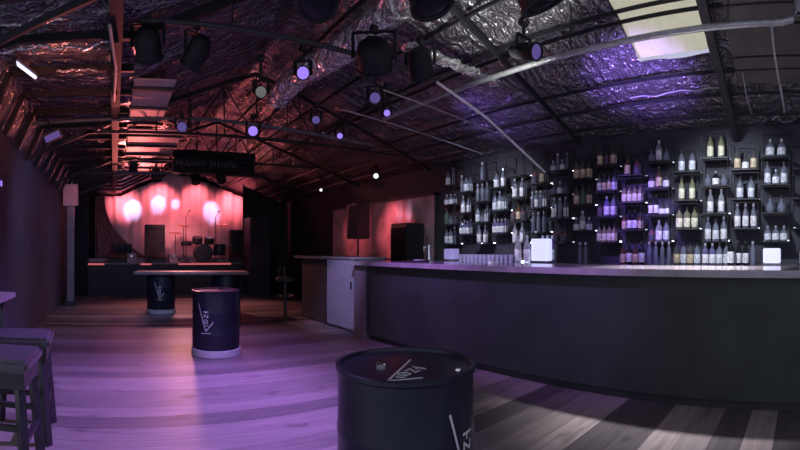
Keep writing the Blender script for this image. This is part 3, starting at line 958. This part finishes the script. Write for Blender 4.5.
PROTO = {}
def bottle_proto(kind, colour, label, cap):
    key = (kind, colour, label, cap)
    if key in PROTO: return PROTO[key]
    pr, h, r = bottle_profile(kind)
    t = bpy.data.objects.new('bottle', None)
    t.empty_display_size = .05
    parts = [MB().lathe(pr, 14).build('glass_body', BOT[colour][1], t, True)]
    parts.append(MB().lathe([(.0155, h - .028), (.0165, h - .026), (.0165, h + .008), (0, h + .009)], 10).build('cap', cap, t, True))
    if label:
        parts.append(MB().lathe([(r + .001, h * .10), (r + .0015, h * .11), (r + .0015, h * .50), (r + .001, h * .51)], 14).build('paper_label', label, t, True))
    for p in parts: COL.objects.unlink(p)
    PROTO[key] = (t, parts)
    return PROTO[key]


KINDS = {  # short code: shape, glass, label, cap
    'c': ('gin', 'clear', 'label_pale', 'cap_dark'), 'C': ('wine', 'clear', 'label_white', 'cap_silver'), 's': ('squat', 'clear', 'label_pale', 'cap_silver'),
    'r': ('round', 'clear', None, 'cap_dark'), 'y': ('gin', 'yellow', 'label_lemon', 'cap_dark'), 'p': ('wine', 'pale', 'label_lemon', 'cap_dark'),
    'a': ('gin', 'amber', 'label_tan', 'cap_dark'), 'd': ('wine', 'dark', 'label_white', 'cap_dark'), 'D': ('squat', 'dark', 'label_white', 'cap_silver'),
    'k': ('squat', 'pink', 'label_dark', 'cap_dark'), 'g': ('gin', 'grey', 'label_tan', 'cap_dark'), 'w': ('gin', 'white', 'label_white', 'cap_silver'),
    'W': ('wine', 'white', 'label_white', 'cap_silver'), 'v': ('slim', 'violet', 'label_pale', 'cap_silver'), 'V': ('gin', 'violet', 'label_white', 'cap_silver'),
    'e': ('gin', 'green', None, 'cap_dark'), 'l': ('slim', 'clear', None, 'cap_silver'), 'q': ('squat', 'grey', 'label_white', 'cap_dark'),
}
WHERE = {1: ['lone'], 2: ['left', 'right'], 3: ['left', 'middle', 'right'], 4: ['leftmost', 'second', 'third', 'rightmost'], 5: ['leftmost', 'second', 'middle', 'fourth', 'rightmost']}


def put_bottle(code, loc, label, group, sc=1.):
    t, parts = bottle_proto(*KINDS[code])
    o = dup(t, loc, random.uniform(-.5, .5), None, group, parts)
    o.scale = (sc, sc, sc)
    tag(o, label, 'bottle', group)
    return o


SHELF_Y = 5.25
def colx(k): return -5.44 + (k - 1) * .3638
CODES = {  # bottles per column, top shelf downwards, with the light of each shelf
    1: [('cl', 'mid'), ('sss', 'bright'), ('err', 'mid'), ('ccl', 'mid')],
    2: [('lcc', 'bright'), ('Cc', 'mid'), ('VvVv', 'mid')],
    3: [('l', 'bright'), ('lll', 'mid'), ('crc', 'mid'), ('CC', 'bright')],
    4: [('cC', 'mid'), ('cCc', 'bright'), ('VVVV', 'bright')],
    5: [('', 'bright'), ('CC', 'mid'), ('kak', 'dim'), ('WW', 'bright')],
    6: [('ka', 'bright'), ('lClC', 'mid'), ('lll', 'mid')],
    7: [('slsl', 'bright'), ('rsr', 'dim'), ('ClC', 'mid'), ('kk', 'dim')],
    8: [('ggg', 'dim'), ('geg', 'mid'), ('sws', 'mid')],
    9: [('gkg', 'dim'), ('cggc', 'dim'), ('kVc', 'dim'), ('yyyy', 'bright')],
    10: [('ak', 'dim'), ('yyyy', 'mid'), ('adda', 'dim')],
    11: [('rwr', 'mid'), ('qaq', 'dim'), ('ddqq', 'dim'), ('kwc', 'mid')],
    12: [('cc', 'dim'), ('pp', 'mid'), ('yyy', 'mid')],
    13: [('pp', 'mid'), ('rDr', 'dim'), ('WW', 'bright'), ('CcC', 'bright')],
    14: [('gqg', 'dim'), ('cc', 'mid'), ('CCC', 'mid')],
    15: [('ss', 'mid'), ('csc', 'bright'), ('rr', 'dim'), ('sss', 'mid')],
    16: [('c', 'dim'), ('C', 'mid'), ('c', 'mid')],
}
ZA, ZB = [2.42, 2.087, 1.752, 1.418], [2.27, 1.92, 1.57]
ROWN = ['top', 'second', 'third', 'fourth']
SW, SD = .325, .235
GS = 'black steel bottle shelves on the bar wall'
GBOT = 'bottles on the wall shelves'
shelf0 = {}
for k, rows in CODES.items():
    zs = ZA if k % 2 else ZB
    for ri, (codes, led) in enumerate(rows):
        x, z = colx(k), zs[ri]
        lab = f'black box shelf on the bottle wall, {ROWN[ri]} in the {ORD[k - 1]} column from the left'
        if led not in shelf0:
            t = thing('wall_shelf', lab, 'shelf', (x, SHELF_Y, z), 0, GS)
            MB().lo_hi((-SW / 2, -SD / 2, -.014), (SW / 2, SD / 2 + .025, 0)).build('shelf_plate', 'steel', t)
            b = MB()
            for s in (-1, 1):
                b.lo_hi((s * SW / 2 - .0025, -SD / 2, 0), (s * SW / 2 + .0025, -SD / 2 + .012, .305))
                b.lo_hi((s * SW / 2 - .0025, SD / 2 + .01, 0), (s * SW / 2 + .0025, SD / 2 + .022, .305))
                b.lo_hi((s * SW / 2 - .0025, -SD / 2 + .012, .300), (s * SW / 2 + .0025, SD / 2 + .01, .305))
            b.lo_hi((-SW / 2, -SD / 2, .300), (SW / 2, -SD / 2 + .012, .305))
            b.lo_hi((-SW / 2, SD / 2 + .01, .300), (SW / 2, SD / 2 + .022, .305))
            b.build('frame', 'steel', t)
            for s in (-1, 1): MB().box((s * (SW / 2 - .02), SD / 2 - .005, .008), (.022, .02, .014)).build('puck_light', LED[led], t)
            shelf0[led] = (t, children(t))
        else:
            t, kids = shelf0[led]
            dup(t, (x, SHELF_Y, z), 0, lab, GS, kids)
        n = len(codes)
        for i, cd in enumerate(codes):
            pitch = {1: 0, 2: .135, 3: .098, 4: .074}[n]
            sc = 1.0 if n < 4 else .84
            if KINDS[cd][0] in ('squat', 'round') and n >= 3: sc *= .86
            px = x + (i - (n - 1) / 2) * pitch
            w = WHERE[n][i]
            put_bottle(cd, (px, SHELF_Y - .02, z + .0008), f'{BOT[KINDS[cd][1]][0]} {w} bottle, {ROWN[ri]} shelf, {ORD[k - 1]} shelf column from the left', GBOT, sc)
# the row on the work counter
GC = 'bottles on the work counter behind the bar'
CY = 5.05
COUNTER = [(10, 'adad'), (11, 'llll'), (12, 'gcgc'), (13, 'VVcc'), (14, 'ddl'), (16, 'dc'), (8, 'll')]
for k, codes in COUNTER:
    n = len(codes)
    for i, cd in enumerate(codes):
        px = colx(k) * .965 + (i - (n - 1) / 2) * .084
        put_bottle(cd, (px, CY, BCZ), f'{BOT[KINDS[cd][1]][0]} {WHERE[n][i]} bottle on the work counter under the {ORD[k - 1]} shelf column from the left', GC, .95)
put_bottle('d', (-.84, CY - .12, BCZ), 'tall dark bottle with white label standing alone beside the lit white cube', GC, 1.05)

# illuminated boxes on the work counter
def light_box(x, y, w, h, d, m, label):
    t = thing('light_box', label, 'light box', (x, y, BCZ), 0, 'glowing boxes on the work counter')
    MB().box((0, 0, .03 + h / 2), (w, d, h), None, .008).build('glowing_body', M[m], t)
    MB().box((0, 0, .015), (w * 1.06, d * 1.06, .03)).build('base', 'chrome', t)
    return t
p = at_wall(541.5, 256, 4.95); light_box(p.x, 4.95, .27, .30, .12, 'box_white', 'tall glowing white display box on the work counter')
p = at_wall(772, 256, 4.95); light_box(p.x, 4.95, .19, .165, .15, 'box_white', 'small glowing white cube at the right end of the counter')
p = at_wall(451.5, 256, 4.95); light_box(p.x, 4.95, .24, .17, .12, 'box_purple', 'dim violet glowing box at the left end of the work counter')
for i, dx in enumerate((-.08, 0., .08)):
    put_bottle('v', (at_wall(541.5, 256, 4.95).x + dx, 5.1, BCZ + .0), f'violet-lit slim bottle behind the tall glowing box, {WHERE[3][i]}', 'slim bottles behind the glowing box', 1.3)
for i, xx in enumerate((518, 527)):
    p = at_wall(xx, 256, 4.95)
    o = put_bottle('W', (p.x, 4.95, BCZ), f'large glowing white bottle beside the tall lit box, {WHERE[2][i]}', 'large white bottles on the work counter', 1.28)
p = at_wall(522, 258, 4.86)
t = thing('light_strip', 'short glowing strip lighting the two large white bottles', 'light', (p.x, 5.06, BCZ))
MB().box((0, 0, .012), (.3, .03, .024)).build('tube', LED['bright'], t); MB().box((0, .02, .015), (.32, .012, .03)).build('backing', 'steel', t)

# glasses: two rows of tumblers, a few on the counter
gm, nt, bs = new_mat('drinking_glass')
bs.inputs['Base Color'].default_value = (.62, .6, .8, 1); bs.inputs['Roughness'].default_value = .08
bs.inputs['Transmission Weight'].default_value = .55; bs.inputs['IOR'].default_value = 1.3
tum = MB().lathe([(0, 0), (.03, 0), (.034, .11), (.0315, .11), (.028, .008), (0, .008)], 16).build('tumbler', gm, None, True)
COL.objects.unlink(tum)
GT = 'clear tumblers in rows on the work counter'
for i in range(13):
    for j in range(2):
        x = -4.83 + i * .083
        o = tum.copy(); COL.objects.link(o)
        o.location = (x, 4.86 + j * .09, BCZ)
        tag(o, f'clear tumbler in the {["front", "rear"][j]} row of the glasses, {ORD[i]} from the left', 'glass', GT)
p = at_wall(490, 263, 3.85)
t = thing('candle_glass', 'small bright tea light glass on the bar counter', 'candle', (p.x, 3.85, CT))
MB().lathe([(0, 0), (.03, 0), (.034, .06), (.031, .06), (.027, .008), (0, .008)], 16).build('cup', gm, t, True)
MB().lathe([(0, .01), (.022, .01), (.022, .03), (0, .032)], 12).build('wax', mat_glow('tea_light', (1., .95, .85), 3.), t, True)
# beer tap and tray at the far end of the counter
p = at_wall(437, 257, 4.4)
t = thing('beer_tap', 'small chrome beer tap at the end of the bar counter', 'tap', (p.x + .1, 4.15, CT))
MB().lathe([(0, 0), (.05, 0), (.05, .015), (.025, .025), (.022, .24), (0, .26)], 16).build('column', 'chrome', t, True)
MB().tube([(0, 0, .2), (0, -.09, .21), (0, -.1, .15)], .011, 8).build('spout', 'chrome', t, True)
MB().tube([(0, -.03, .24), (0.02, -.05, .36)], [.008, .014], 8).build('handle', 'satin', t, True)
p = at_wall(424, 255, 4.3)
t = thing('serving_tray', 'round dark tray with pale napkins at the far end of the bar counter', 'tray', (p.x + .3, 3.95, CT))
MB().lathe([(0, 0), (.15, 0), (.165, .022), (.158, .022), (.148, .006), (0, .006)], 24).build('tray', 'satin', t, True)
MB().box((-.02, .02, .02), (.13, .1, .026)).build('napkins', 'label_white', t)

# ------------------------------------------------------------------ red picture on the wall and what stands before it
b = MB()
xa, xb = -9.85, -6.0
t = thing('wall_picture', 'wide red-lit canvas picture on the wall left of the bottles', 'picture', (0, YR - .035, 0))
MB().lo_hi((xa, -.01, 1.12), (xb, .01, 2.34)).build('canvas', 'mural', t)
b = MB()
for za in (1.09, 2.32): b.lo_hi((xa - .04, -.02, za), (xb + .04, .03, za + .05))
for xx in (xa - .04, xb): b.lo_hi((xx, -.02, 1.09), (xx + .04, .03, 2.37))
b.build('frame', 'black', t)
p = at_wall(358, 238, 4.95)
t = thing('loudspeaker', 'black loudspeaker on a pole in front of the red picture', 'speaker', (p.x, 4.95, 0))
z0 = p.z - .02
MB().box((0, 0, z0 + .37), (.42, .34, .74), None, .02).build('case', 'black', t)
MB().box((.08, -.174, z0 + .37), (.34, .012, .66)).build('grille', 'fabric', t)
MB().tube([(0, 0, .35), (0, 0, z0)], .018, 8).build('pole', 'black', t)
for k in range(3): MB().tube([(0, 0, .4), (.3 * math.cos(k * 2.09), .3 * math.sin(k * 2.09), .01)], .012, 6).build('leg', 'black', t)
p = at_wall(416, 222, 5.1)
t = thing('drinks_cooler', 'dark upright drinks cooler beside the red picture', 'cooler', (-6.45, 5.08, 0))
MB().box((0, 0, .92), (.5, .42, 1.78), None, .02).build('case', 'satin', t)
MB().box((0, -.218, .95), (.44, .014, 1.55)).build('door', 'lens_off', t)
MB().box((.18, -.235, 1.0), (.02, .02, .5)).build('handle', 'steel', t)
MB().box((0, 0, .015), (.46, .38, .03)).build('plinth', 'black', t)

# ------------------------------------------------------------------ light
def spot(name, loc, to, col, w, size, blend=.5, rad=.06):
    l = bpy.data.lights.new(name, 'SPOT')
    l.energy = w; l.color = col; l.spot_size = math.radians(size); l.spot_blend = blend; l.shadow_soft_size = rad
    o = bpy.data.objects.new(name, l)
    COL.objects.link(o)
    o.location = loc
    o.rotation_euler = (Vector(to) - Vector(loc)).to_track_quat('-Z', 'Y').to_euler()
    return o


RED, VIO = (1., .17, .22), (.36, .20, 1.)
spot('purple_floor_beam', (-3.4, 1.55, 2.75), (-3.5, .35, 0), (.46, .23, 1.), 640, 95, .8)
spot('purple_floor_beam', (-5.3, 1.7, 2.72), (-5.4, 1.2, 0), (.46, .20, 1.), 240, 90, .9)
spot('pale_floor_beam', (-.6, 2.6, 3.0), (-.7, 2.1, 0), (.80, .74, .84), 20, 70, .9)
for y, e in ((.3, 75), (1.5, 95), (2.7, 95), (3.9, 85)):
    spot('red_cloth_wash', (-13.55, y, min(3.55, roof(y) - .3)), (-14.3, y, 2.85), RED, e * 1.25, 90, .9)
for y, z, e, sz in ((.62, 2.65, 360, 30), (1.45, 2.85, 340, 24), (2.02, 2.85, 260, 14), (3.22, 2.65, 340, 26)):
    spot('white_cloth_beam', (-13.3, y, min(3.5, roof(y) - .2)), (-14.3, y, z), (.50, .52, 1.), e * .5, sz * 1.2, .8, .02)
spot('red_roof_beam', (-12.6, 1.9, 2.6), (-8.6, 1.2, 3.75), (1., .2, .18), 150, 50, .8, .2)
spot('red_deck_wash', (-12.5, 2.0, 2.8), (-14.1, 1.9, .95), (1., .3, .34), 90, 80, .7)
spot('red_foil_beam', (-3.7, -.4, 2.65), (-4.7, -.6, 3.2), (1., .26, .16), 30, 110, .8)
spot('red_foil_beam', (-8.6, .5, 2.5), (-5.5, .45, 3.16), (1., .2, .2), 70, 36, .8)
spot('red_foil_beam', (-11.8, .7, 2.2), (-7.6, .6, 3.2), (1., .20, .20), 620, 36, .8)
spot('red_post_beam', (-9.3, -.3, 2.95), (-10.4, -1.0, 2.5), RED, 14, 40, .7)
spot('red_roof_beam', (-9.6, .4, 2.7), (-4.8, -.2, 3.35), (1., .24, .16), 80, 40, .8, .1)
spot('red_roof_beam', (-12.6, 2.7, 2.7), (-8.2, 4.1, 3.3), (1., .22, .2), 170, 46, .8, .2)
spot('red_floor_wash', (-12.4, 2.0, 3.0), (-9.6, 1.8, 0), (1., .36, .34), 330, 84, .8, .2)
for x, e in ((-8.7, 34), (-7.2, 60)):
    spot('red_picture_wash', (x, 4.3, 2.3), (x, 5.4, 1.75), RED, e, 66, .9)
for x, e in ((-7.05, 10), (-6.75, 10)):
    spot('white_picture_beam', (x, 4.9, 1.5), (x, 5.4, 2.1), (.72, .66, 1.), e, 24, .9, .02)
spot('violet_roof_beam', (-1.7, 3.75, 2.2), (-1.75, 4.45, 3.2), VIO, 300, 66, .8)
spot('violet_roof_beam', (-4.2, 3.9, 2.2), (-3.9, 4.6, 3.15), VIO, 60, 66, .8)
spot('violet_shelf_beam', (-2.3, 2.9, 2.9), (-2.1, 5.35, 1.7), (.34, .18, 1.), 520, 32, .9)
spot('violet_counter_beam', (-4.1, 2.3, 2.6), (-4.1, 3.5, 1.15), (.50, .22, 1.), 210, 70, .9)
spot('violet_counter_beam', (-2.2, 2.3, 2.6), (-2.2, 3.5, 1.15), (.50, .24, 1.), 130, 56, .9)
spot('violet_cabinet_beam', (-4.6, 2.0, 2.8), (-6.3, 3.6, .6), (.52, .44, 1.), 260, 30, .8)
spot('white_counter_fill', (-1.0, 4.1, 2.9), (-1.1, 4.0, 1.15), (.92, .88, .96), 800, 64, .9)  # added light whitening the counter top, no fixture belongs to it
spot('white_shelf_fill', (-1.2, 3.2, 2.9), (-.9, 5.3, 1.75), (.80, .86, 1.), 260, 58, .8)  # this and the next: added front light brightening the bottle labels
spot('white_shelf_fill', (-4.0, 3.2, 2.7), (-4.5, 5.3, 1.8), (.80, .84, 1.), 190, 66, .8)
spot('white_roof_beam', (-2.4, 2.9, 2.5), (-2.7, 3.1, 3.8), (.92, .95, .88), 85, 90, .8)
spot('blue_wall_fill', (-5.2, 1.0, 2.6), (-7.2, -1.3, 1.3), (.45, .46, 1.), 90, 85, .8, .1)  # added fill lifting the dark side wall
spot('blue_hall_fill', (-6.9, .9, 2.3), (-10.5, .2, .7), (.40, .48, 1.), 85, 100, .7, .15)  # added ambient fill for the far hall, not a fixture's beam

w = bpy.data.worlds.new('World')
SC.world = w
w.use_nodes = True
bg = w.node_tree.nodes['Background']
bg.inputs['Color'].default_value = (.62, .64, .85, 1)
bg.inputs['Strength'].default_value = .8

# ------------------------------------------------------------------ camera: a phone panorama (cylinder)
cd = bpy.data.cameras.new('camera')
cam = bpy.data.objects.new('camera', cd)
COL.objects.link(cam)
cam.location = CAM
cam.rotation_euler = (PI / 2, 0, (805 - 400) / F)
cd.type = 'PANO'
cd.panorama_type = 'CENTRAL_CYLINDRICAL'
cd.central_cylindrical_range_u_min = -400 / F
cd.central_cylindrical_range_u_max = 400 / F
cd.central_cylindrical_range_v_min = -(450 - 251) / F
cd.central_cylindrical_range_v_max = 251 / F
cd.central_cylindrical_radius = 1.0
cd.clip_start = .05
SC.camera = cam

vs = SC.view_settings
vs.view_transform = 'Standard'
vs.look = 'None'
vs.exposure = 0.
vs.gamma = 1.
vs.use_curve_mapping = False
SC.cycles.use_denoising = True
SC.cycles.max_bounces = 6
